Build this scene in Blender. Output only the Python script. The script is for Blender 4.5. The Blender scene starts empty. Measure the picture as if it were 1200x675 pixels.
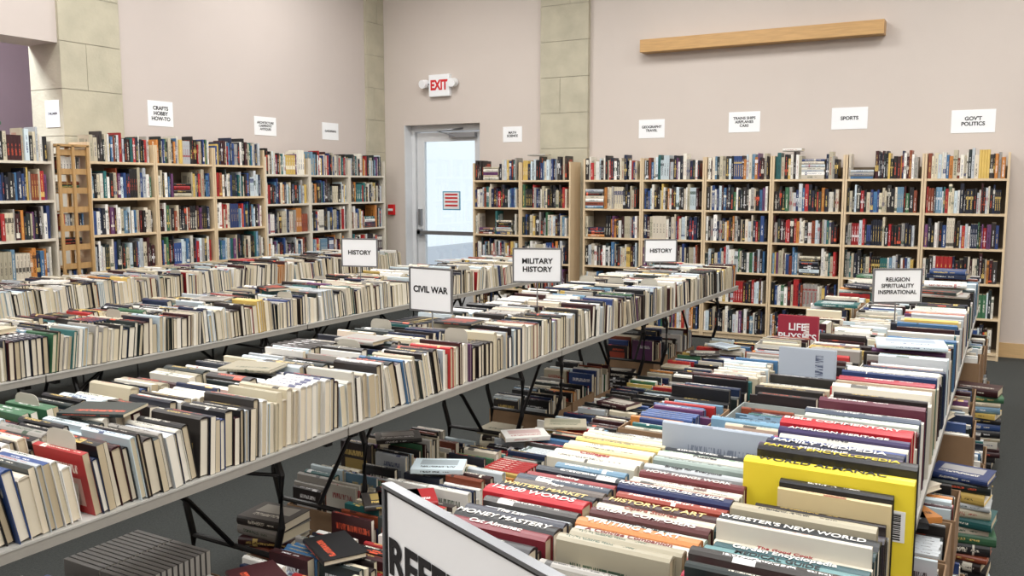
import bpy, math, random
from mathutils import Vector, Matrix
R = random.Random(7)
sc = bpy.context.scene
try:
    sc.view_settings.view_transform = 'Standard'
    sc.view_settings.look = 'None'
except Exception: pass

def c(r,g,b):
    def f(x):
        x/=255.0
        return x/12.92 if x<=0.04045 else ((x+0.055)/1.055)**2.4
    return (f(r),f(g),f(b),1.0)

# ------------------------------------------------------------ materials
def new_mat(name):
    m=bpy.data.materials.new(name); m.use_nodes=True
    nt=m.node_tree; b=nt.nodes['Principled BSDF']
    return m,nt,b
def simple(name,col,rough=0.6,metal=0.0,var=0.0,scale=8.0,bump=0.0,bscale=60.0,stretch=None):
    m,nt,b=new_mat(name)
    b.inputs['Roughness'].default_value=rough; b.inputs['Metallic'].default_value=metal
    b.inputs['Base Color'].default_value=col
    tc=nt.nodes.new('ShaderNodeNewGeometry')
    src=tc.outputs['Position']
    if stretch:
        mp=nt.nodes.new('ShaderNodeMapping'); mp.inputs['Scale'].default_value=stretch
        nt.links.new(src,mp.inputs['Vector']); src=mp.outputs['Vector']
    if var>0:
        n=nt.nodes.new('ShaderNodeTexNoise'); n.inputs['Scale'].default_value=scale; n.inputs['Detail'].default_value=4
        nt.links.new(src,n.inputs['Vector'])
        r=nt.nodes.new('ShaderNodeValToRGB')
        r.color_ramp.elements[0].position=0.3; r.color_ramp.elements[1].position=0.7
        r.color_ramp.elements[0].color=(col[0]*(1-var),col[1]*(1-var),col[2]*(1-var),1)
        r.color_ramp.elements[1].color=(min(1,col[0]*(1+var)),min(1,col[1]*(1+var)),min(1,col[2]*(1+var)),1)
        nt.links.new(n.outputs['Fac'],r.inputs['Fac']); nt.links.new(r.outputs['Color'],b.inputs['Base Color'])
    if bump>0:
        n2=nt.nodes.new('ShaderNodeTexNoise'); n2.inputs['Scale'].default_value=bscale; n2.inputs['Detail'].default_value=3
        nt.links.new(src,n2.inputs['Vector'])
        bp=nt.nodes.new('ShaderNodeBump'); bp.inputs['Strength'].default_value=bump; bp.inputs['Distance'].default_value=0.01
        nt.links.new(n2.outputs['Fac'],bp.inputs['Height']); nt.links.new(bp.outputs['Normal'],b.inputs['Normal'])
    return m

M={}
M['wall']=simple('wall_paint',c(203,193,185),0.85,var=0.015,scale=1.5,bump=0.08,bscale=120)
M['wallL']=simple('wall_paint_left',c(197,187,181),0.85,var=0.015,scale=1.5,bump=0.08,bscale=120)
M['purple']=simple('alcove_paint',c(150,130,138),0.85,var=0.03,scale=2)
M['ceil']=simple('ceiling_tile',c(228,230,230),0.9,var=0.02,scale=20)
M['carpet']=simple('carpet',c(54,57,55),0.95,var=0.28,scale=90,bump=0.6,bscale=300)
M['stone']=simple('stone_block',c(182,176,156),0.85,var=0.09,scale=5,bump=0.3,bscale=40)
M['mortar']=simple('mortar',c(158,154,142),0.95,var=0.05,scale=20)
M['base']=simple('maple_trim',c(200,168,122),0.5,var=0.08,scale=6,stretch=(1,1,12))
M['oak']=simple('oak_rail',c(190,150,96),0.45,var=0.1,scale=5,stretch=(1.2,14,14))
M['maple']=simple('bookcase_maple',c(212,190,156),0.5,var=0.06,scale=6,stretch=(6,6,1))
M['mapleW']=simple('bookcase_light',c(214,206,190),0.5,var=0.05,scale=6,stretch=(6,6,1))
M['brownwood']=simple('rack_wood',c(176,140,92),0.5,var=0.12,scale=8,stretch=(6,6,1))
M['backp']=simple('bookcase_back',c(110,96,78),0.7,var=0.08,scale=6)
M['top']=simple('table_laminate',c(190,188,182),0.4,var=0.05,scale=220)
M['edge']=simple('table_edge',c(160,156,148),0.5,var=0.03,scale=40)
M['black']=simple('black_metal',c(22,22,24),0.35,metal=0.2,var=0.05)
M['grey']=simple('bookend_metal',c(184,180,168),0.4,metal=0.1,var=0.04)
M['silver']=simple('silver_frame',c(150,152,156),0.3,metal=0.7,var=0.03)
M['white']=simple('white_paper',c(238,240,242),0.6,var=0.01)
M['ink']=simple('black_ink',c(18,18,22),0.6,var=0.02)
M['red']=simple('exit_red',c(205,24,30),0.5,var=0.02)
M['blue']=simple('sticker_blue',c(90,160,190),0.5,var=0.05)
M['alu']=simple('door_frame_paint',c(214,216,218),0.45,var=0.02)
M['card']=simple('cardboard',c(140,112,84),0.85,var=0.08,scale=12)
M['wcard']=simple('white_cardboard',c(206,202,192),0.8,var=0.04,scale=12)
M['crate']=simple('grey_crate_plastic',c(158,166,164),0.5,var=0.05)
M['concrete']=simple('pavement',c(196,198,204),0.9,var=0.05)

def glass():
    m,nt,b=new_mat('door_glass')
    out=nt.nodes['Material Output']
    t=nt.nodes.new('ShaderNodeBsdfTransparent'); t.inputs['Color'].default_value=(.93,.96,.97,1)
    g=nt.nodes.new('ShaderNodeBsdfGlossy'); g.inputs['Roughness'].default_value=0.02
    mx=nt.nodes.new('ShaderNodeMixShader'); mx.inputs[0].default_value=0.06
    nt.links.new(t.outputs[0],mx.inputs[1]); nt.links.new(g.outputs[0],mx.inputs[2]); nt.links.new(mx.outputs[0],out.inputs['Surface'])
    return m
M['glass']=glass()

def book_mat():
    m,nt,b=new_mat('book_cover_print')
    N=nt.nodes; Lk=nt.links
    def mt(op,a,bb=None):
        n=N.new('ShaderNodeMath'); n.operation=op
        for i,x in enumerate([a,bb]):
            if x is None: continue
            if isinstance(x,(int,float)): n.inputs[i].default_value=x
            else: Lk.new(x,n.inputs[i])
        return n.outputs[0]
    def rng(v,a,bb): return mt('MULTIPLY',mt('GREATER_THAN',v,a),mt('LESS_THAN',v,bb))
    col=N.new('ShaderNodeAttribute'); col.attribute_name='Col'
    txt=N.new('ShaderNodeAttribute'); txt.attribute_name='Txt'
    uv=N.new('ShaderNodeUVMap'); uv.uv_map='UVMap'
    sp=N.new('ShaderNodeSeparateXYZ'); Lk.new(uv.outputs[0],sp.inputs[0])
    x,y=sp.outputs[0],sp.outputs[1]
    seed=mt('FLOOR',x); p=mt('FRACT',x)
    wn=N.new('ShaderNodeTexWhiteNoise'); wn.noise_dimensions='1D'; Lk.new(seed,wn.inputs['W'])
    ws=N.new('ShaderNodeSeparateColor'); Lk.new(wn.outputs['Color'],ws.inputs[0])
    r1,r2,r3=ws.outputs[0],ws.outputs[1],ws.outputs[2]
    s0=mt('ADD',mt('MULTIPLY',r1,0.22),0.06)
    s1=mt('ADD',mt('MULTIPLY',r2,0.3),0.42)
    hh=mt('ADD',mt('MULTIPLY',r3,0.13),0.1)
    yc=mt('ABSOLUTE',mt('SUBTRACT',y,0.5))
    title=mt('MULTIPLY',rng(p,s0,s1),mt('LESS_THAN',yc,hh))
    author=mt('MULTIPLY',rng(p,mt('ADD',s1,0.06),mt('ADD',s1,0.2)),mt('LESS_THAN',yc,0.1))
    ctitle=mt('MULTIPLY',rng(y,2.66,2.8),rng(p,mt('ADD',mt('MULTIPLY',r2,.2),.08),mt('SUBTRACT',.95,mt('MULTIPLY',r1,.2))))
    zone=mt('MAXIMUM',mt('MAXIMUM',title,author),ctitle)
    cv=N.new('ShaderNodeCombineXYZ')
    Lk.new(mt('MULTIPLY',p,85.0),cv.inputs[0]); Lk.new(mt('MULTIPLY',y,7.0),cv.inputs[1]); Lk.new(mt('MULTIPLY',seed,3.7),cv.inputs[2])
    n=N.new('ShaderNodeTexNoise'); n.inputs['Scale'].default_value=1.0; n.inputs['Detail'].default_value=0.0
    Lk.new(cv.outputs[0],n.inputs['Vector'])
    letters=mt('GREATER_THAN',n.outputs['Fac'],0.48)
    tmask=mt('MULTIPLY',zone,letters)
    b0=mt('ADD',mt('MULTIPLY',r3,0.7),0.05)
    b1=mt('ADD',b0,mt('MULTIPLY',r1,0.22))
    band=mt('MULTIPLY',rng(p,b0,b1),mt('GREATER_THAN',r2,0.62))
    band=mt('MULTIPLY',band,rng(y,0.0,1.0))
    art=mt('MULTIPLY',rng(y,2.12,2.58),rng(p,.14,.86))
    art=mt('MULTIPLY',art,mt('GREATER_THAN',r1,0.45))
    tot=mt('MAXIMUM',mt('MULTIPLY',band,0.85),mt('MULTIPLY',art,0.45))
    def mix(f,a,bb):
        q=N.new('ShaderNodeMix'); q.data_type='RGBA'; Lk.new(f,q.inputs[0]); Lk.new(a,q.inputs[6]); Lk.new(bb,q.inputs[7]); return q.outputs[2]
    m1=mix(tot,col.outputs['Color'],txt.outputs['Color'])
    m2=mix(mt('MULTIPLY',mt('MULTIPLY',tmask,mt('SUBTRACT',1.0,band)),.9),m1,txt.outputs['Color'])
    m3=mix(mt('MULTIPLY',tmask,band),m2,col.outputs['Color'])
    Lk.new(m3,b.inputs['Base Color'])
    b.inputs['Roughness'].default_value=0.36
    return m
M['book']=book_mat()
def page_mat():
    m,nt,b=new_mat('book_pages')
    a=nt.nodes.new('ShaderNodeAttribute'); a.attribute_name='Col'
    nt.links.new(a.outputs['Color'],b.inputs['Base Color']); b.inputs['Roughness'].default_value=0.9
    return m
M['page']=page_mat()

# ------------------------------------------------------------ mesh builder
class MB:
    def __init__(s,mats):
        s.v=[];s.f=[];s.mi=[];s.col=[];s.txt=[];s.uv=[];s.mats=mats
    def face(s,idx,mi,col=(.5,.5,.5,1),txt=(.5,.5,.5,1),uvs=None):
        s.f.append(idx); s.mi.append(mi); s.col.extend(col); s.txt.extend(txt)
        if uvs is None: s.uv.extend([0.5,-1.0]*len(idx))
        else: s.uv.extend(uvs)
    def box(s,x0,x1,y0,y1,z0,z1,mi=0):
        b=len(s.v)
        s.v+= [(x0,y0,z0),(x1,y0,z0),(x1,y1,z0),(x0,y1,z0),(x0,y0,z1),(x1,y0,z1),(x1,y1,z1),(x0,y1,z1)]
        for q in ((0,3,2,1),(4,5,6,7),(0,1,5,4),(1,2,6,5),(2,3,7,6),(3,0,4,7)):
            s.face([b+i for i in q],mi)
    def tube(s,pts,r,mi=0,n=8):
        pts=[Vector(p) for p in pts]; rings=[]
        for i,p in enumerate(pts):
            d=(pts[min(i+1,len(pts)-1)]-pts[max(i-1,0)]).normalized()
            a=d.cross(Vector((0,0,1)))
            if a.length<0.05: a=d.cross(Vector((1,0,0)))
            a.normalize(); bb=d.cross(a)
            b=len(s.v); rings.append(b)
            for k in range(n):
                t=2*math.pi*k/n
                q=p+a*math.cos(t)*r+bb*math.sin(t)*r
                s.v.append(tuple(q))
        for i in range(len(rings)-1):
            for k in range(n):
                k2=(k+1)%n
                s.face([rings[i]+k,rings[i]+k2,rings[i+1]+k2,rings[i+1]+k],mi)
        s.face([rings[0]+k for k in range(n)][::-1],mi); s.face([rings[-1]+k for k in range(n)],mi)
    def book(s,o,al,at,up,L,T,H,col,txt,page,hard=True,seed=None):
        if seed is None: seed=R.randint(0,400)
        t=0.0026 if hard else 0.0008
        e=0.004 if hard else 0.0006
        bl=min(0.007,T*0.22) if hard else 0.0008
        b=len(s.v)
        P=[(0,0,0),(L,0,0),(L,0,H),(0,0,H),(0,t,0),(L,t,0),(L,t,H),(0,t,H),
           (0,T,0),(L,T,0),(L,T,H),(0,T,H),(0,T-t,0),(L,T-t,0),(L,T-t,H),(0,T-t,H)]
        arc=[(0,H),(T*.22,H+bl*.75),(T*.5,H+bl),(T*.78,H+bl*.75),(T,H)]
        for a in (0,L):
            for q in arc: P.append((a,q[0],q[1]))
        P+=[(e,t,e),(L-e,t,e),(L-e,T-t,e),(e,T-t,e),(e,t,H),(L-e,t,H),(L-e,T-t,H),(e,T-t,H)]
        ox,oy,oz=o; a0,a1,a2=al; t0,t1,t2=at; u0,u1,u2=up
        s.v+=[(ox+a0*a+t0*q+u0*w, oy+a1*a+t1*q+u1*w, oz+a2*a+t2*q+u2*w) for a,q,w in P]
        sd=seed
        cuv=[sd+.001,2,sd+.999,2,sd+.999,3,sd+.001,3]
        F=s.face
        F([b,b+1,b+2,b+3],0,col,txt,cuv); F([b+9,b+8,b+11,b+10],0,col,txt,[sd+.999,2,sd+.001,2,sd+.001,3,sd+.999,3])
        nuv=[sd+.5,-1]*4
        for q in ((4,7,6,5),(0,4,5,1),(0,3,7,4),(1,5,6,2)): F([b+i for i in q],0,col,txt,nuv)
        for q in ((12,13,14,15),(8,9,13,12),(8,12,15,11),(9,10,14,13)): F([b+i for i in q],0,col,txt,nuv)
        k=b+16
        for i in range(4):
            y0=arc[i][0]/T; y1=arc[i+1][0]/T
            F([k+i,k+5+i,k+6+i,k+1+i],0,col,txt,[sd+.001,y0,sd+.999,y0,sd+.999,y1,sd+.001,y1])
        F([k,k+1,k+2,k+3,k+4],0,col,txt,[sd+.5,-1]*5); F([k+5,k+9,k+8,k+7,k+6],0,col,txt,[sd+.5,-1]*5)
        g=b+26
        for q in ((0,3,2,1),(0,4,7,3),(1,2,6,5)): F([g+i for i in q],1,page,page,nuv)
    def build(s,name,loc=(0,0,0),rz=0,parent=None):
        me=bpy.data.meshes.new(name); me.from_pydata(s.v,[],s.f)
        for m in s.mats: me.materials.append(m)
        me.polygons.foreach_set('material_index',s.mi)
        a=me.attributes.new('Col','FLOAT_COLOR','FACE'); a.data.foreach_set('color',s.col)
        a=me.attributes.new('Txt','FLOAT_COLOR','FACE'); a.data.foreach_set('color',s.txt)
        uvl=me.uv_layers.new(name='UVMap'); uvl.data.foreach_set('uv',s.uv)
        me.update()
        ob=bpy.data.objects.new(name,me); sc.collection.objects.link(ob)
        ob.location=loc; ob.rotation_euler=(0,0,rz)
        if parent: ob.parent=parent
        return ob
def BB(): return MB([M['book'],M['page'],M['card'],M['wcard'],M['crate']])
def boxobj(name,x0,x1,y0,y1,z0,z1,mat,bevel=0,parent=None):
    b=MB([mat]); b.box(x0,x1,y0,y1,z0,z1); ob=b.build(name,parent=parent)
    if bevel:
        md=ob.modifiers.new('bev','BEVEL'); md.width=bevel; md.segments=2
    return ob
def empty(name,loc,rz=0):
    e=bpy.data.objects.new(name,None); e.empty_display_size=0.1; sc.collection.objects.link(e)
    e.location=loc; e.rotation_euler=(0,0,rz); return e
def text(name,s,loc,size,mat,parent,rot=(math.pi/2,0,0),bold=0.0,align='CENTER',sx=1.0,spacing=1.0):
    cu=bpy.data.curves.new(name,'FONT'); cu.body=s; cu.size=size; cu.align_x=align; cu.align_y='CENTER'
    cu.offset=bold*size; cu.extrude=0.0003; cu.space_line=spacing
    cu.materials.append(mat)
    ob=bpy.data.objects.new(name,cu); sc.collection.objects.link(ob)
    ob.location=loc; ob.rotation_euler=rot; ob.scale=(sx,1,1)
    if parent: ob.parent=parent
    return ob

# ------------------------------------------------------------ room shell
H=4.6
BW=9.70; LW=-7.5
boxobj('floor',-10.2,5.0,-4.2,10.1,-0.1,0,M['carpet'])
boxobj('ceiling',-10.2,5.0,-4.2,10.1,H,H+0.1,M['ceil'])
w=MB([M['wall']])
w.box(-10.2,-7.14,BW,BW+0.3,0,H); w.box(-5.96,5.0,BW,BW+0.3,0,H); w.box(-7.14,-5.96,BW,BW+0.3,2.45,H)
w.build('wall_back')
w=MB([M['wallL']])
w.box(-7.92,LW,5.05,BW,0,H); w.box(-7.92,LW,1.5,5.05,2.92,H); w.box(-7.92,LW,-4.2,1.5,0,H)
w.build('wall_left')
boxobj('wall_right',4.8,5.0,-4.2,BW,0,H,M['wall'])
boxobj('wall_front',-7.92,4.8,-4.2,-4.0,0,H,M['wall'])
w=MB([M['purple'],M['ceil']])
w.box(-10.2,-10.0,1.5,BW,0,H); w.box(-10.2,-7.92,1.3,1.5,0,H)
w.build('wall_alcove')
boxobj('baseboard_back',-5.9,4.8,BW-0.02,BW,0,0.14,M['base'])
boxobj('baseboard_left',LW,LW+0.02,5.7,BW-.4,0,0.14,M['base'])
def pilaster(name,x0,x1,y0,y1,axis):
    b=MB([M['stone'],M['mortar']])
    b.box(x0+.006,x1-.006,y0+.006,y1-.006,0,H-0.01,1)
    z=0.0; k=0; hb=0.42
    while z<H-0.02:
        z1=min(z+hb,H-0.01)
        cuts=[1.0] if k%3 else [0.42,1.0]
        if k%3==0 and (k//3)%2: cuts=[0.62,1.0]
        a=0
        for cc in cuts:
            if axis=='x':
                xa=x0+(x1-x0)*a+ (0.003 if a else 0); xb=x0+(x1-x0)*cc-(0.003 if cc<1 else 0); b.box(xa,xb,y0,y1,z+.003,z1-.003,0)
            else:
                ya=y0+(y1-y0)*a+(0.003 if a else 0); yb=y0+(y1-y0)*cc-(0.003 if cc<1 else 0); b.box(x0,x1,ya,yb,z+.003,z1-.003,0)
            a=cc
        z+=hb; k+=1
    return b.build(name)
pilaster('stone_pilaster',-5.06,-4.43,BW-0.06,BW+0.01,'x')
pilaster('stone_pilaster',-7.93,LW+0.03,5.02,5.64,'y')
pilaster('stone_pilaster',LW-0.02,LW+0.04,9.33,BW-0.005,'y')
boxobj('ground_outside',-14,-1,10.1,26,-0.12,-0.02,M['concrete'])

# door ------------------------------------------------
d=empty('door_1',(0,0,0))
f=MB([M['alu']])
yd=BW+0.14
f.box(-7.14,-7.07,yd,yd+.14,0,2.45); f.box(-6.03,-5.96,yd,yd+.14,0,2.45); f.box(-7.07,-6.03,yd,yd+.14,2.37,2.45)
f.box(-7.139,-7.125,BW-.01,yd,0,2.45)
f.build('frame',parent=d)
f=MB([M['alu']])
ya,yb=yd+.03,yd+.08
f.box(-7.06,-6.94,ya,yb,0.01,2.36); f.box(-6.14,-6.04,ya,yb,0.01,2.36); f.box(-6.94,-6.14,ya,yb,2.24,2.36); f.box(-6.94,-6.14,ya,yb,0.01,0.28)
f.build('leaf',parent=d)
boxobj('glass',-6.94,-6.14,yd+.05,yd+.056,0.28,2.24,M['glass'],parent=d)
f=MB([M['silver'],M['black']])
f.box(-7.03,-6.08,ya-.07,ya-.04,1.0,1.05); f.box(-7.03,-6.98,ya-.07,ya,0.98,1.07); f.box(-6.12,-6.07,ya-.07,ya,.98,1.07)
f.box(-7.02,-6.98,ya-.05,ya,1.12,1.34,0)
f.box(-6.5,-6.1,ya-.07,ya,2.28,2.34,0); f.tube([(-6.4,ya-.06,2.3),(-6.6,ya-.2,2.36),(-6.3,ya-.03,2.40)],.01,0)
f.build('hardware',parent=d)
b=MB([M['blue'],M['white'],M['red']])
b.box(-6.66,-6.38,yd+.043,yd+.049,1.33,1.58,0); b.box(-6.645,-6.395,yd+.041,yd+.043,1.345,1.565,1)
for z in (1.38,1.43,1.48,1.525): b.box(-6.62,-6.42,yd+.039,yd+.041,z,z+.022,2)
b.build('window_notice',parent=d)

boxobj('wooden_wall_rail',-3.75,-1.2,BW-0.16,BW,3.14,3.28,M['oak'],bevel=0.004)

e=empty('exit_sign',(-6.54,BW,2.94))
boxobj('housing',-.16,.16,-.06,0,-.14,.14,M['white'],bevel=.008,parent=e)
text('lettering','EXIT',(0,-.0615,-.0),.17,M['red'],e,bold=.045,sx=.76)
for sx in (-1,1):
    b=MB([M['silver'],M['white']]); b.tube([(sx*.15,-.05,0.02),(sx*.22,-.06,0.03)],.014,0)
    b.tube([(sx*.22,-.02,.03),(sx*.22,-.05,.03),(sx*.225,-.12,.02)],.055,1,14); b.build('lamp_head',parent=e)
e=empty('fire_alarm_pull',(-7.36,BW,1.33)); boxobj('body',-.05,.05,-.04,0,-.07,.07,M['red'],bevel=.006,parent=e); boxobj('handle',-.035,.035,-.055,-.04,-.015,.015,M['white'],parent=e)

def wall_sign(txt,loc,rz,w=.29,h=.2,size=.04):
    e=empty('category_sign',loc,rz)
    boxobj('paper',-w/2,w/2,-.004,0,-h/2,h/2,M['white'],parent=e)
    text('lettering',txt,(0,-.005,0),size,M['ink'],e,bold=.03)
wall_sign('MATH\nSCIENCE',(-5.48,BW,2.29),0,.27,.19)
wall_sign('GEOGRAPHY\nTRAVEL',(-3.65,BW,2.30),0,.31,.21)
wall_sign('TRAINS SHIPS\nAIRPLANES\nCARS',(-2.59,BW,2.34),0,.34,.22,.04)
wall_sign('SPORTS',(-1.51,BW,2.34),0,.35,.22,.05)
wall_sign("GOV'T\nPOLITICS",(-.38,BW,2.27),0,.38,.22,.05)
wall_sign('CRAFTS\nHOBBY\nHOW-TO',(LW,6.09,2.37),math.pi/2,.30,.25,.052)
wall_sign('ARCHITECTURE\nCARPENTRY\nANTIQUES',(LW,7.52,2.33),math.pi/2,.34,.21,.036)
wall_sign('GARDENING',(LW,8.63,2.33),math.pi/2,.30,.21,.036)
wall_sign('CHILDREN',(-7.62,5.018,2.3),0,.2,.24,.03)

# ------------------------------------------------------------ books
DARK=[c(24,24,28),c(30,34,48),c(38,30,30),c(34,44,44),c(52,48,46),c(26,38,66),c(58,26,30),c(30,30,32)]
BRI=[c(156,36,40),c(176,48,48),c(48,74,126),c(66,108,148),c(40,98,98),c(60,104,74),c(190,124,62),c(204,174,96),c(104,64,104),c(132,66,44),c(104,138,162),c(42,60,108)]
PALE=[c(222,218,206),c(232,230,224),c(206,196,172),c(190,196,200),c(214,204,186),c(180,172,150),c(200,214,220),c(160,156,150)]
TXT_L=[c(235,230,215),c(220,190,110),c(240,240,240),c(220,90,60)]
TXT_D=[c(20,20,24),c(150,20,26),c(24,40,100),c(40,70,50)]
PG=[c(228,216,192),c(214,202,174),c(232,224,206),c(204,190,162),c(238,232,218),c(194,178,148),c(218,208,186)]
def rcol(wd=.42,wb=.28):
    x=R.random()
    if x<wd: cc=R.choice(DARK); t=R.choice(TXT_L)
    elif x<wd+wb: cc=R.choice(BRI); t=R.choice(TXT_L[:3]+[TXT_D[0]])
    else: cc=R.choice(PALE); t=R.choice(TXT_D)
    k=R.uniform(.8,1.15)
    return (min(1,cc[0]*k),min(1,cc[1]*k),min(1,cc[2]*k),1),t
Z=(0,0,1)
def shelf_fill(B,o,dx,dout,width,depth,zmax,wd=.36,wb=.26,tmin=.012,tmax=.038,full=.985):
    x=.004; end=width*R.uniform(full-.03,full)
    while x<end:
        if R.random()<0.018 and end-x>.26 :
            zz=0; Ls=R.uniform(.2,.24)
            for _ in range(R.randint(3,7)):
                T=R.uniform(.02,.04)
                if zz+T>zmax: break
                cc,tt=rcol(wd,wb); dp=R.uniform(.14,.17)
                oo=(o[0]+dx[0]*x+dout[0]*(depth-dp),o[1]+dx[1]*x+dout[1]*(depth-dp),o[2]+zz)
                B.book(oo,dx,Z,dout,Ls*R.uniform(.9,1),T,dp-.01,cc,tt,R.choice(PG),R.random()<.6); zz+=T+.001
            x+=Ls+.004; continue
        n=1
        if R.random()<.06: n=R.randint(2,4)
        cc,tt=rcol(wd,wb); Lb=min(zmax,R.choice([R.uniform(.19,.22),R.uniform(.21,.25),R.uniform(.22,.25),R.uniform(.24,.285)])); T0=R.uniform(tmin,tmax); sd=R.randint(0,400); hd=R.random()<.6; hb=R.uniform(.14,.18); fr=R.uniform(0,.02)
        for _ in range(n):
            T=T0
            if x+T>end: break
            oo=(o[0]+dx[0]*x+dout[0]*(depth-hb-fr-.008),o[1]+dx[1]*x+dout[1]*(depth-hb-fr-.008),o[2])
            B.book(oo,Z,dx,dout,Lb,T,hb,cc,tt,R.choice(PG),hd,sd); x+=T+.0008
        if end-x<.02: break

SH=[.07+.33*k for k in range(6)]
def bookcase(o,dx,dout,width,mat,top=1.96,dz=0.0,depth=.27):
    def pt(a,b,z): return (o[0]+dx[0]*a+dout[0]*b,o[1]+dx[1]*a+dout[1]*b,z)
    def bx(B,a0,a1,b0,b1,z0,z1,mi=0):
        p=pt(a0,b0,0);q=pt(a1,b1,0)
        B.box(min(p[0],q[0]),max(p[0],q[0]),min(p[1],q[1]),max(p[1],q[1]),z0,z1,mi)
    B=MB([mat,M['backp']])
    bx(B,0,.020,0,depth,0,top); bx(B,width-.020,width,0,depth,0,top)
    for z in SH: bx(B,.02,width-.02,.006,depth-.004,z+dz-.022,z+dz)
    bx(B,.02,width-.02,0,.006,0,top-.12,1)
    bx(B,.02,width-.02,depth-.03,depth-.02,0,SH[0]+dz-.022)
    B.build('bookcase')
    K=BB()
    for i,z in enumerate(SH):
        oo=pt(.024,0,z+dz+.0005)
        shelf_fill(K,oo,dx,dout,width-.048,depth+.004,.295)
        if i==5 :
            x=R.uniform(.05,.2)
            while x<width-.35:
                if R.random()<.4:
                    cc,tt=rcol(); L=R.uniform(.18,.25)
                    K.book(pt(x,.06,z+dz+.287),dx,Z,dout,L,R.uniform(.015,.03),.16,cc,tt,R.choice(PG))
                x+=R.uniform(.26,.4)
    K.build('shelf_books')
wd_=4.33/6
for i in range(6):
    bookcase((-4.37+wd_*i+.002,BW-.022),(1,0,0),(0,-1,0),wd_-.004,M['maple'])
for i in range(2):
    bookcase((-5.86+.675*i,BW-.062),(1,0,0),(0,-1,0),.671,M['maple'],top=1.93,dz=.0)
wl=4.28/6
for i in range(6):
    t=2.04 if i<3 else 1.97
    bookcase((LW+.045,5.04+wl*i+.002),(0,1,0),(1,0,0),wl-.004,M['mapleW'] if i>=3 else M['maple'],top=t,dz=.15 if i<3 else .06)
for i in range(2):
    bookcase((LW+.045,3.28+.72*i),(0,1,0),(1,0,0),.716,M['mapleW'],top=2.03,dz=.14)
B=MB([M['brownwood'],M['book'],M['page']])
x0,x1=LW+.045,LW+.36
for y in (4.735,4.87,5.01):
    B.box(x1-.02,x1,y-.012,y+.012,0,2.0); B.box(x0,x0+.02,y-.012,y+.012,0,2.0)
for k in range(12):
    z=.1+.165*k; B.box(x0,x1-.02,4.75,5.0,z,z+.012); B.box(x1-.03,x1-.02,4.75,5.0,z+.012,z+.05)
B.box(x0,x1,4.72,5.025,1.99,2.01)
B.build('wooden_display_rack')
K=BB()
for k in range(12):
    z=.1+.165*k+.0125
    if k%3==1: shelf_fill(K,(x0+.02,4.76,z),(0,1,0),(1,0,0),.22,.26,.14)
    elif k%3==0:
        zz=0
        for _ in range(3):
            cc,tt=rcol(); K.book((x0+.06,4.77,z+zz),(0,1,0),Z,(1,0,0),.2,.03,.16,cc,tt,PG[0]); zz+=.0305
K.build('rack_books')

# spine-up rows ------------------------------------------------
SPT=[]; FR=[]
def up_row(B,u0,v0,v1,z,Lr=(.2,.24),Hr=(.145,.19),Tr=(.014,.042),wd=.45,wb=.22,gaps=(),heroes=(),leanamp=.22,uw=None):
    v=v0; gaps=sorted(gaps); lean=0; seg=0
    heroes=sorted(heroes,key=lambda h:h[0]); hi=0
    while v<v1-.03:
        for g in gaps:
            if g-.012<=v<=g+.012: v=g+.013
        if seg<=0:
            seg=R.randint(6,22); nl=R.uniform(-leanamp,leanamp*.6) if leanamp else 0
            if abs(nl)<.04: nl=0
            if nl<lean: v+=.16*(math.tan(lean)-math.tan(nl))
            lean=nl
        seg-=1
        if hi<len(heroes) and v>=heroes[hi][0]-.02:
            h=heroes[hi]; hi+=1
            _,T,L,Hh,cc,tt=h[:6]
            if lean>0: v+=.1*lean
            tx=h[6] if len(h)>6 else None
            ue=u0+(.04 if L>.33 else 0)
            B.book((ue-L,v,z+.0005),(1,0,0),(0,1,0),Z,L,T,Hh,cc,cc if tx else tt,R.choice(PG),True,None)
            if tx: SPT.append((tx,ue-L/2,v+T/2,z+Hh+min(.007,T*.22)+.001,T,L,tt))
            if len(h)>7: FR.append((h[7],ue,v,z,Hh,L))
            v+=T+.001; lean=0; continue
        cc,tt=rcol(wd,wb); L=R.uniform(*Lr); T=R.uniform(*Tr)*(.75 if R.random()<.5 else 1.0); Hh=R.uniform(*Hr)
        n=1
        if R.random()<.05: n=R.randint(2,6)
        sd=R.randint(0,400); hard=R.random()<.7
        for _ in range(n):
            off=R.uniform(-.012,.008) if uw is None else R.uniform(-(uw-L),0)
            a=lean+R.uniform(-.015,.015)*(1 if leanamp else 0); ca,sa=math.cos(a),math.sin(a)
            if v+T>v1: break
            for g in gaps:
                if v<g<v+T/ca+.012: v=g+.014
            if a>=0: oo=(u0-L+off,v,z+.0005+T*sa)
            else: oo=(u0-L+off,v,z+.0005)
            at=(0,ca,-sa); up=(0,sa,ca)
            B.book(oo,(1,0,0),at,up,L,T,Hh,cc,tt,R.choice(PG),hard,sd)
            v+=T/ca+.0012
def flat(K,u,v,z,ang,L=.22,T=.03,Wd=.15,wd=.4,wb=.25,col=None,tt=None):
    if col is None: col,tt=rcol(wd,wb)
    ca,sa=math.cos(ang),math.sin(ang)
    o=(u-ca*L/2-sa*Wd/2,v-sa*L/2+ca*Wd/2,z)
    K.book(o,(ca,sa,0),Z,(sa,-ca,0),L,T,Wd,col,tt,R.choice(PG),R.random()<.7)

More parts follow.
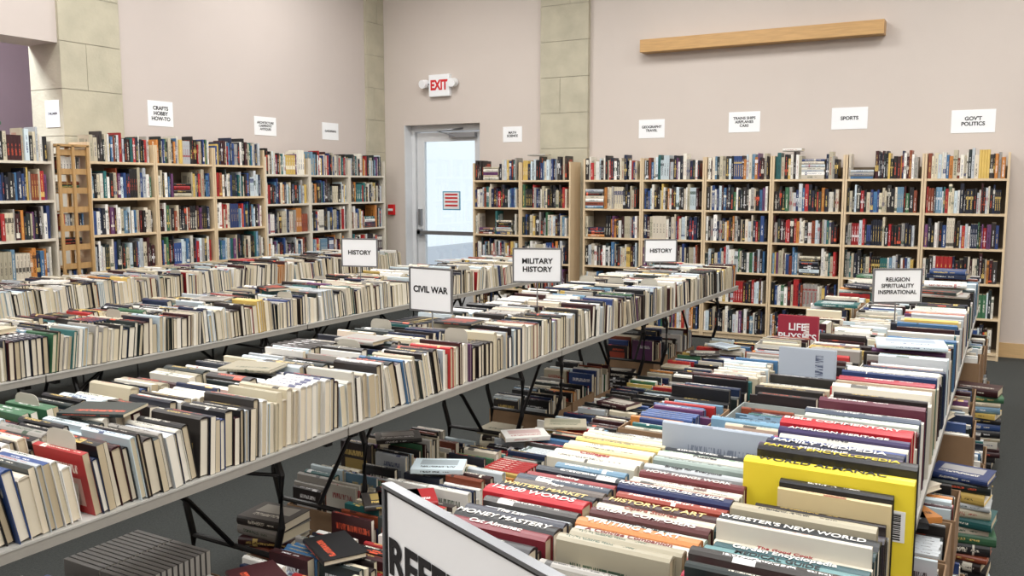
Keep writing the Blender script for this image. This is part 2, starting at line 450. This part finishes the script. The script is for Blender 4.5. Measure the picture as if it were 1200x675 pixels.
def folding_table(u0,u1,v0,v1,zt=.74):
    B=MB([M['top'],M['edge'],M['black']])
    B.box(u0,u1,v0+.003,v1-.003,zt-.006,zt,0)
    B.box(u0+.002,u1-.002,v0+.005,v1-.005,zt-.035,zt-.006,1)
    B.box(u0+.03,u1-.03,v0+.06,v0+.09,zt-.06,zt-.035,2); B.box(u0+.03,u1-.03,v1-.09,v1-.06,zt-.06,zt-.035,2)
    for s,vv in ((1,v0+.24),(-1,v1-.24)):
        zc=zt-.04
        for ux,du in ((u0+.12,1),(u1-.12,-1)):
            B.tube([(ux+.10*du,vv,zc),(ux+.03*du,vv,zc-.02),(ux,vv,zc-.1),(ux+.005*du,vv,zc-.3),(ux+.04*du,vv,.28),(ux+.03*du,vv,.12),(ux-.02*du,vv,.014)],.0135,2)
        B.tube([(u0+.16,vv,.28),(u1-.16,vv,.28)],.011,2)
        B.tube([(u0+.2,vv,zc),(u1-.2,vv,zc)],.0135,2)
        um=(u0+u1)/2
        B.tube([(um,vv,.28),(um,vv+s*.2,.52),(um,vv+s*.42,zc)],.010,2)
        B.tube([(u0+.12,vv+.0,.6),(um-.1,vv+s*.35,zc)],.007,2)
        B.tube([(u1-.12,vv+.0,.6),(um+.1,vv+s*.35,zc)],.007,2)
    return B.build('folding_table')
J=[.71,2.54,4.37,6.20,8.03]
for ur in (-2.15,-4.03,-5.93):
    for i in range(4): folding_table(ur-.76,ur,J[i],J[i+1])
T4=[.20,2.03,3.86,5.69,7.52]
for i in range(4): folding_table(-1.04,-.18,T4[i],T4[i+1])

BEND={-2.15:[(0,1.47),(1,3.0),(2,1.68),(0,3.49),(2,3.55),(2,6.07),(1,6.03),(0,6.07)],
      -4.03:[(0,4.3),(1,3.2),(2,5.2),(0,6.5)], -5.93:[(0,5.0),(1,6.4)]}
SGAP={-2.15:[3.752,4.742,6.91],-4.03:[5.382],-5.93:[]}
def bookend(u,v,z=.74,h=.2,w=.13):
    B=MB([M['grey']])
    pts=[(-w/2,0),(w/2,0),(w/2,h-.03)]+[(w/2-.03+.03*math.cos(t),h-.03+.03*math.sin(t)) for t in (math.pi/6,math.pi/3,math.pi/2)]+[(-w/2+.03+.03*math.cos(t),h-.03+.03*math.sin(t)) for t in (math.pi/2,2*math.pi/3,5*math.pi/6)]+[(-w/2,h-.03)]
    n=len(pts)
    for y in (-.001,.001):
        for p in pts: B.v.append((p[0],y,p[1]))
    B.face(list(range(n)),0); B.face(list(range(2*n-1,n-1,-1)),0)
    for i in range(n): j=(i+1)%n; B.face([i,n+i,n+j,j],0)
    B.box(-w/2,w/2,-.001,.008,0,.0008)
    B.build('bookend',(u,v,z+.0003))
for ur in (-2.15,-4.03,-5.93):
    K=BB()
    for r in range(3):
        g=[v for (k,v) in BEND[ur] if k==r]
        ue=ur-.012-r*.248
        up_row(K,ue,.76,8.0,.74,gaps=g+(SGAP[ur] if r==1 else []),wd=.42 if r!=1 else .36,wb=.10,Hr=(.155,.2),Lr=(.2,.238))
        for v in g: bookend(ue-.12,v,h=.215 if ur<-3 else .235)
    for _ in range(5):
        flat(K,ur-R.uniform(.15,.62),R.uniform(1.5,7.8),.74+.197,R.uniform(-.5,.5),T=R.uniform(.01,.022),wb=.0)
    K.build('table_books')

# T4 -----------------------------------------------------
K=BB()
bk=c(24,26,30); gold=c(230,205,140); wt=c(236,234,228)
A=[(1.50,.04,.30,.2,c(150,28,52),wt),(1.56,.045,.31,.2,c(150,30,54),wt,'New Complete Do-It-Yourself'),(1.62,.03,.30,.2,c(104,144,146),bk,'MEDICAL GUIDE'),(1.66,.04,.29,.195,c(50,84,90),wt,'Garden Encyclopedia'),
   (1.71,.022,.3,.19,c(214,206,190),c(150,30,40),'The Good Cook'),
   (1.74,.05,.31,.2,c(26,52,58),wt,"BARTLETT'S QUOTATIONS"),(1.80,.06,.32,.2,c(22,28,34),wt,"WEBSTER'S NEW WORLD"),(1.87,.035,.3,.18,c(44,38,50),gold,'FAMILIAR QUOTATIONS'),(1.91,.03,.3,.17,c(30,36,60),wt,'Dictionary of Saints'),
   (1.95,.025,.29,.16,c(190,186,176),bk,'ATLAS'),
   (2.0,.012,.24,.225,c(212,194,150),c(140,70,50)),(2.03,.045,.37,.265,c(234,212,56),bk,'WORLD ALMANAC','barcode'),(2.09,.05,.35,.285,c(26,26,30),c(220,200,60),'FAMILY ENCYCLOPEDIA'),
   (2.15,.035,.33,.265,c(96,84,110),wt,'MEDICINE'),(2.2,.045,.32,.265,c(34,38,62),wt,'FAMILY MEDPEDIA'),(2.26,.03,.32,.26,c(48,70,130),wt,'The New Health Book'),(2.3,.03,.31,.255,c(206,202,192),bk,'WINE'),(2.34,.035,.32,.265,c(60,50,90),wt,'AMERICAN HERITAGE'),
   (2.40,.075,.33,.27,c(180,36,46),wt,'BIBLE COMMENTARY'),(2.49,.03,.31,.26,c(226,222,210),c(40,60,110)),(2.54,.025,.3,.25,c(150,44,54),wt),(2.6,.03,.3,.25,c(196,206,196),bk),(2.65,.04,.31,.25,c(70,80,96),wt),(2.8,.04,.3,.25,c(96,44,60),wt),
   (3.0,.04,.3,.25,c(226,220,206),bk),(3.15,.05,.3,.25,c(160,44,60),wt),(3.35,.05,.3,.25,c(236,234,226),bk)]
Bh=[(1.55,.03,.26,.18,c(176,60,60),wt),(1.59,.035,.26,.185,c(212,206,194),c(120,40,40),'A Concise Companion'),(1.63,.04,.27,.19,c(202,132,80),wt,'WRITING & ART'),(1.68,.03,.27,.18,c(186,202,190),bk,'Birds of America'),
    (1.72,.035,.27,.19,c(84,40,40),wt,'GREAT COMPOSERS'),(1.77,.03,.27,.19,c(214,202,184),c(140,60,40),'Opera Stories'),(1.81,.04,.27,.19,c(60,34,34),gold,'HISTORY OF ART'),(1.86,.03,.26,.19,c(150,64,48),wt),(1.9,.045,.27,.2,c(30,40,80),wt,"RANDOM HOUSE GUIDE"),
    (1.96,.02,.27,.19,c(190,186,172),bk),(1.99,.02,.27,.19,c(216,212,200),c(90,30,30)),(2.02,.03,.26,.2,c(104,40,44),wt,'HOW THINGS WORK'),
    (2.07,.025,.27,.2,c(186,192,196),bk,'Bridge for Everyone'),(2.11,.03,.27,.2,c(150,164,158),bk),(2.15,.03,.27,.205,c(216,212,204),bk,'Puzzles'),(2.19,.025,.27,.2,c(120,150,120),wt),(2.23,.03,.27,.2,c(40,44,50),wt),(2.28,.02,.30,.26,c(168,178,192),c(120,130,148)),
    (2.42,.03,.26,.2,c(180,44,52),wt),(2.5,.02,.26,.2,c(186,80,120),wt),(2.6,.03,.26,.2,c(120,160,186),bk)]
Ch=[(1.5,.04,.24,.18,c(34,34,40),wt),(1.55,.035,.24,.18,c(120,40,50),wt,'Cat Almanac'),(1.6,.045,.25,.18,c(30,32,36),wt,'MONEY MASTERY'),(1.65,.03,.25,.18,c(40,44,60),wt,'The Law'),(1.69,.03,.24,.18,c(60,56,54),wt),(1.73,.055,.26,.19,c(178,36,46),wt,'12,000 WORDS'),
    (1.8,.04,.25,.185,c(34,36,44),gold,'WRITERS MARKET'),(1.85,.03,.24,.18,c(96,86,80),wt,'Plays'),(1.89,.035,.25,.18,c(60,70,84),wt),(1.93,.025,.24,.18,c(140,40,44),wt,'Cooking'),(1.97,.03,.24,.18,c(44,50,60),wt),(2.05,.04,.25,.19,c(212,206,190),bk),(2.1,.035,.25,.19,c(222,218,206),c(160,30,40),'Colleges'),
    (2.15,.03,.25,.19,c(220,206,156),bk),(2.19,.03,.25,.19,c(230,224,202),bk),(2.23,.03,.25,.19,c(214,190,110),bk),(2.27,.03,.25,.19,c(224,216,184),bk),(2.31,.03,.25,.19,c(206,200,180),bk)]
up_row(K,-.19,.24,7.48,.74,Lr=(.24,.31),Hr=(.18,.25),Tr=(.014,.042),heroes=A,leanamp=.06,wd=.38,wb=.18,gaps=[5.362])
up_row(K,-.51,.24,2.66,.74,Lr=(.2,.28),Hr=(.15,.21),Tr=(.014,.042),heroes=Bh,leanamp=.1,wd=.36,wb=.22)
up_row(K,-.80,.24,2.46,.74,Lr=(.19,.25),Hr=(.14,.19),Tr=(.014,.04),heroes=Ch,leanamp=.12,wd=.38,wb=.22)
def tray(K,u0,u1,v0,v1,z,h,mi):
    t=.004
    K.box(u0,u1,v0,v0+t,z,z+h,mi);K.box(u0,u1,v1-t,v1,z,z+h,mi);K.box(u0,u0+t,v0+t,v1-t,z,z+h,mi);K.box(u1-t,u1,v0+t,v1-t,z,z+h,mi);K.box(u0+t,u1-t,v0+t,v1-t,z,z+.005,mi)
def bins(K,u0,u1,va,vb,skip=()):
    v=va; k=0; first=True
    while v<vb-.2:
        ln=min(R.uniform(.32,.5),vb-v)
        for s in skip:
            if v<s<v+ln+.03:
                ln=s-v-.03
        if ln>.12:
            bare=R.random()<.25 and not first
            if not bare: tray(K,u0,u1,v,v+ln,.7405,R.choice([.10,.13,.16]),R.choice([2,3,3,4,2]))
            uw=u1-u0-.014; mode=R.random()
            if first: wd,wb=.05,.8
            elif mode<.3: wd,wb=.15,.2
            elif mode<.55: wd,wb=.55,.15
            else: wd,wb=.35,.3
            if mode<.5 or first: kw=dict(Lr=(.165,.18),Hr=(.105,.125),Tr=(.012,.028))   # mass-market paperbacks
            else: kw=dict(Lr=(.19,uw),Hr=(.14,.2),Tr=(.014,.04))
            zb=.746 if not(mode<.5 or first) else .746+R.choice([.03,.05])
            if zb>.75: K.box(u0+.01,u1-.01,v+.006,v+ln-.006,.7456,zb,3)
            up_row(K,u1-.007,v+.008,v+ln-.008,zb,wd=wd,wb=wb,leanamp=0 ,uw=uw,**kw)
            first=False
        v+=ln+R.choice([.008,.008,.03]); k+=1
        for s in skip:
            if abs(v-s)<.05: v=s+.035
bins(K,-1.035,-.795,2.50,7.48,skip=(4.45,))
bins(K,-.780,-.515,2.70,7.48,skip=(3.5,))
# front-facing display books standing on the table
K.book((-.99,4.45,.741),Z,(0,1,0),(1,0,0),.27,.03,.19,c(150,40,60),wt,PG[0],True,11)
K.book((-.77,3.50,.741),Z,(0,1,0),(1,0,0),.28,.025,.21,c(176,186,200),c(60,70,100),PG[0],True,12)
for _ in range(6):
    flat(K,-.9+R.uniform(-.02,.05),R.uniform(5.0,7.3),.74+.21,R.uniform(-.5,.5),L=R.uniform(.18,.24),T=R.uniform(.015,.03),wb=.2)
for v in (3.9,5.8,6.4,7.0):
    zz=.74+.258
    for _ in range(R.randint(1,2)):
        T=R.uniform(.015,.03); flat(K,-.34+R.uniform(-.04,.04),v,zz,R.uniform(-.2,.2),L=R.uniform(.22,.28),Wd=.18,T=T,wb=.2); zz+=T+.001
tb=K.build('table_books')
cm={}
for tx,u,v,z,T,L,col in SPT:
    key=tuple(round(x,3) for x in col)
    if key not in cm: cm[key]=simple('spine_ink',col,.5,var=.01)
    size=min(T*.72,.034,L*.85/(len(tx)*.56))
    text('spine_title',tx,(u-L*.04,v,z),size,cm[key],tb,rot=(0,0,0),bold=.015)
for kind,ue,v,z,Hh,L in FR:
    b=MB([M['white'],M['ink']])
    b.box(ue-.065,ue-.015,v-.0012,v-.0002,z+Hh-.13,z+Hh-.06,0)
    zz=z+Hh-.126
    while zz<z+Hh-.066:
        t=R.choice([.0012,.0025,.0035]); b.box(ue-.060,ue-.024,v-.0016,v-.0012,zz,zz+t,1); zz+=t+R.choice([.0012,.002])
    b.build('barcode_label',parent=tb)
text('cover_title','LIFE\nPHYSICS',(-.895,4.448,.93),.05,M['white'],tb,bold=.02)

# cartons of books on the floor ------------------------------
def carton(u0,v0,w=.42,dpt=.34,h=.24,z=0,ztop=.34,mat='card',uniform=None):
    B=MB([M['book'],M['page'],M[mat]])
    t=.005
    B.box(0,w,0,t,0,h,2);B.box(0,w,dpt-t,dpt,0,h,2);B.box(0,t,t,dpt-t,0,h,2);B.box(w-t,w,t,dpt-t,0,h,2);B.box(t,w-t,t,dpt-t,0,.006,2)
    half=(w-.02)/2
    bz=ztop-.19
    if bz-z>.01: B.box(t,w-t,t,dpt-t,.006,bz-z,2)
    bb=max(.007,bz-z)
    for k in range(2):
        if uniform:
            v=.01
            while v<dpt-.03:
                T=.018; B.book((.008+k*half,v,bb),(1,0,0),(0,1,0),Z,half-.006,T,.17,uniform,uniform,c(200,196,186),False,5); v+=T+.006
        else:
            up_row(B,.008+(k+1)*half-.002,.008,dpt-.006,bb,Lr=(.165,half-.006),Hr=(.12,.19),Tr=(.012,.034),leanamp=0,wd=.42,wb=.22,uw=half-.004)
            if R.random()<.35: flat(B,R.uniform(.15,.27),R.uniform(.12,.2),bb+.193,R.uniform(-.8,.8),T=.02)
    return B.build('carton_of_books',(u0,v0,z))
v=1.75; i=0
while v<7.4:
    m='crate' if i in (8,9) else ('wcard' if i in (4,11) else 'card')
    zt=[.42,.40,.44,.46,.44,.42,.40,.36][min(i,7)]
    carton(-2.205+R.uniform(0,.02),v,h=zt-(.15 if m!='crate' else .06),ztop=zt,mat=m); v+=.355; i+=1
for i in range(4):
    for k in range(3):
        vv=J[i]+.38+.36*k
        if vv<1.2: continue
        if i==0 and k==2: carton(-2.86,vv,w=.42,uniform=c(120,118,116),ztop=.36)
        else: carton(-2.86+R.uniform(0,.015),vv+R.uniform(-.004,.004),h=R.uniform(.18,.26),ztop=R.uniform(.32,.44))
for (u,v,n) in ((-2.325,1.88,7),(-2.325,2.13,4),(-2.55,2.54,9),(-2.325,3.05,7),(-2.325,3.35,9),(-2.325,3.68,6),(-2.55,4.37,8),(-2.325,5.0,7),(-2.325,5.4,6),(-2.55,6.2,7),(-2.325,6.9,6)):
    K=BB(); zz=.0005
    for _ in range(n):
        T=R.uniform(.02,.045)
        if u>-2.4: flat(K,0,0,zz,R.uniform(-.06,.06)+1.57,L=R.uniform(.19,.24),T=T,Wd=R.uniform(.13,.155),wb=.25)
        else: flat(K,0,0,zz,R.uniform(-.3,.3)+.2,L=R.uniform(.19,.24),T=T,Wd=.17,wb=.25)
        zz+=T+.0008
    K.build('book_pile',(u,v,0))
for i in range(1,4):
    for k in range(3):
        vv=T4[i]+.38+.36*k
        carton(-.50+R.uniform(-.02,.05),vv,h=.25,ztop=.34)
        carton(-.53+R.uniform(-.02,.04),vv,h=.2,z=.36,ztop=.60,w=.42)
for i in range(1,4):
    K=BB(); zz=.0005
    for _ in range(14):
        T=R.uniform(.02,.045); flat(K,0,0,zz,R.uniform(-.2,.2),L=R.uniform(.2,.26),T=T,Wd=.17,wb=.25); zz+=T+.0008
    K.build('book_pile',(-.12,T4[i]+.12,0))
# ------------------------------------------------------------ table signs
def table_sign(txt,loc,rz,w=.28,h=.215,size=.042,base=.74,zt=None,bold=.03,ft=.006):
    e=empty('table_sign',(loc[0],loc[1],loc[2]),rz)
    boxobj('panel',-w/2,w/2,-.003,.003,0,h,M['white'],parent=e)
    b=MB([M['silver'],M['black']])
    t=ft
    b.box(-w/2-t,-w/2,-.006,.006,-t,h+t);b.box(w/2,w/2+t,-.006,.006,-t,h+t);b.box(-w/2,w/2,-.006,.006,-t,0);b.box(-w/2,w/2,-.006,.006,h,h+t)
    i=.0; q=.003
    b.box(-w/2+i,-w/2+i+q,-.0045,-.003,0,h,1);b.box(w/2-q,w/2,-.0045,-.003,0,h,1);b.box(-w/2,w/2,-.0045,-.003,0,q,1);b.box(-w/2,w/2,-.0045,-.003,h-q,h,1)
    b.build('frame',parent=e)
    text('lettering',txt,(0,-.0045,zt if zt is not None else h/2),size,M['ink'],e,bold=bold,spacing=1.15)
    b=MB([M['silver']]); dz=base-loc[2]
    b.tube([(0,.012,h*.6),(0,.012,dz+.002)],.004); b.box(-.03,.03,.004,.02,dz+.0005,dz+.003)
    b.build('stand',parent=e)
rd=math.radians
table_sign('CIVIL WAR',(-2.6,3.74,1.005),rd(-4),w=.27,h=.22,size=.046)
table_sign('MILITARY\nHISTORY',(-2.5,4.73,1.07),rd(24),w=.29,h=.2,size=.044)
table_sign('HISTORY',(-2.5,6.9,1.03),rd(34),w=.26,h=.18,size=.045)
table_sign('HISTORY',(-4.4,5.37,1.03),rd(15),w=.29,h=.21,size=.047)
table_sign('RELIGION\nSPIRITUALITY\nINSPIRATIONAL',(-.54,5.35,1.0),rd(32),w=.27,h=.185,size=.031,bold=.02)
table_sign('REFERENCE',(-.423,.66,1.12),rd(-23.6),w=.29,h=.215,size=.054,zt=.142,bold=.03,ft=.004)

# ------------------------------------------------------------ lights
def fixture(x,y,z,w,h,power,colr=(1,.985,.96)):
    e=empty('ceiling_light',(x,y,z))
    b=MB([M['white']]); t=.04
    b.box(-w/2-t,-w/2,-h/2-t,h/2+t,-.06,0);b.box(w/2,w/2+t,-h/2-t,h/2+t,-.06,0);b.box(-w/2,w/2,-h/2-t,-h/2,-.06,0);b.box(-w/2,w/2,h/2,h/2+t,-.06,0)
    b.build('housing',parent=e)
    l=bpy.data.lights.new('lamp','AREA'); l.shape='RECTANGLE'; l.size=w; l.size_y=h; l.energy=power; l.color=colr
    o=bpy.data.objects.new('lamp',l); sc.collection.objects.link(o); o.parent=e; o.location=(0,0,-.04)
for x in (-5.9,-3.0,-.1,2.8):
    for y in (-2.2,1.2,4.4,7.4):
        fixture(x,y,H-.001,1.2,1.2,72)
fixture(-9.0,3.4,H-.001,1.0,1.0,330,(.88,.94,1))  # unseen alcove lamp, added to brighten its walls and the stone jamb

w=bpy.data.worlds.new('sky'); sc.world=w; w.use_nodes=True
bg=w.node_tree.nodes['Background']; bg.inputs[0].default_value=(.88,.94,1,1); bg.inputs[1].default_value=1.25

cam=bpy.data.cameras.new('camera'); co=bpy.data.objects.new('camera',cam); sc.collection.objects.link(co)
cam.sensor_width=36; cam.lens=31.0; cam.clip_start=.05
co.location=(0,0,1.65); co.rotation_euler=(rd(90-6.6),0,rd(29.5))
sc.camera=co
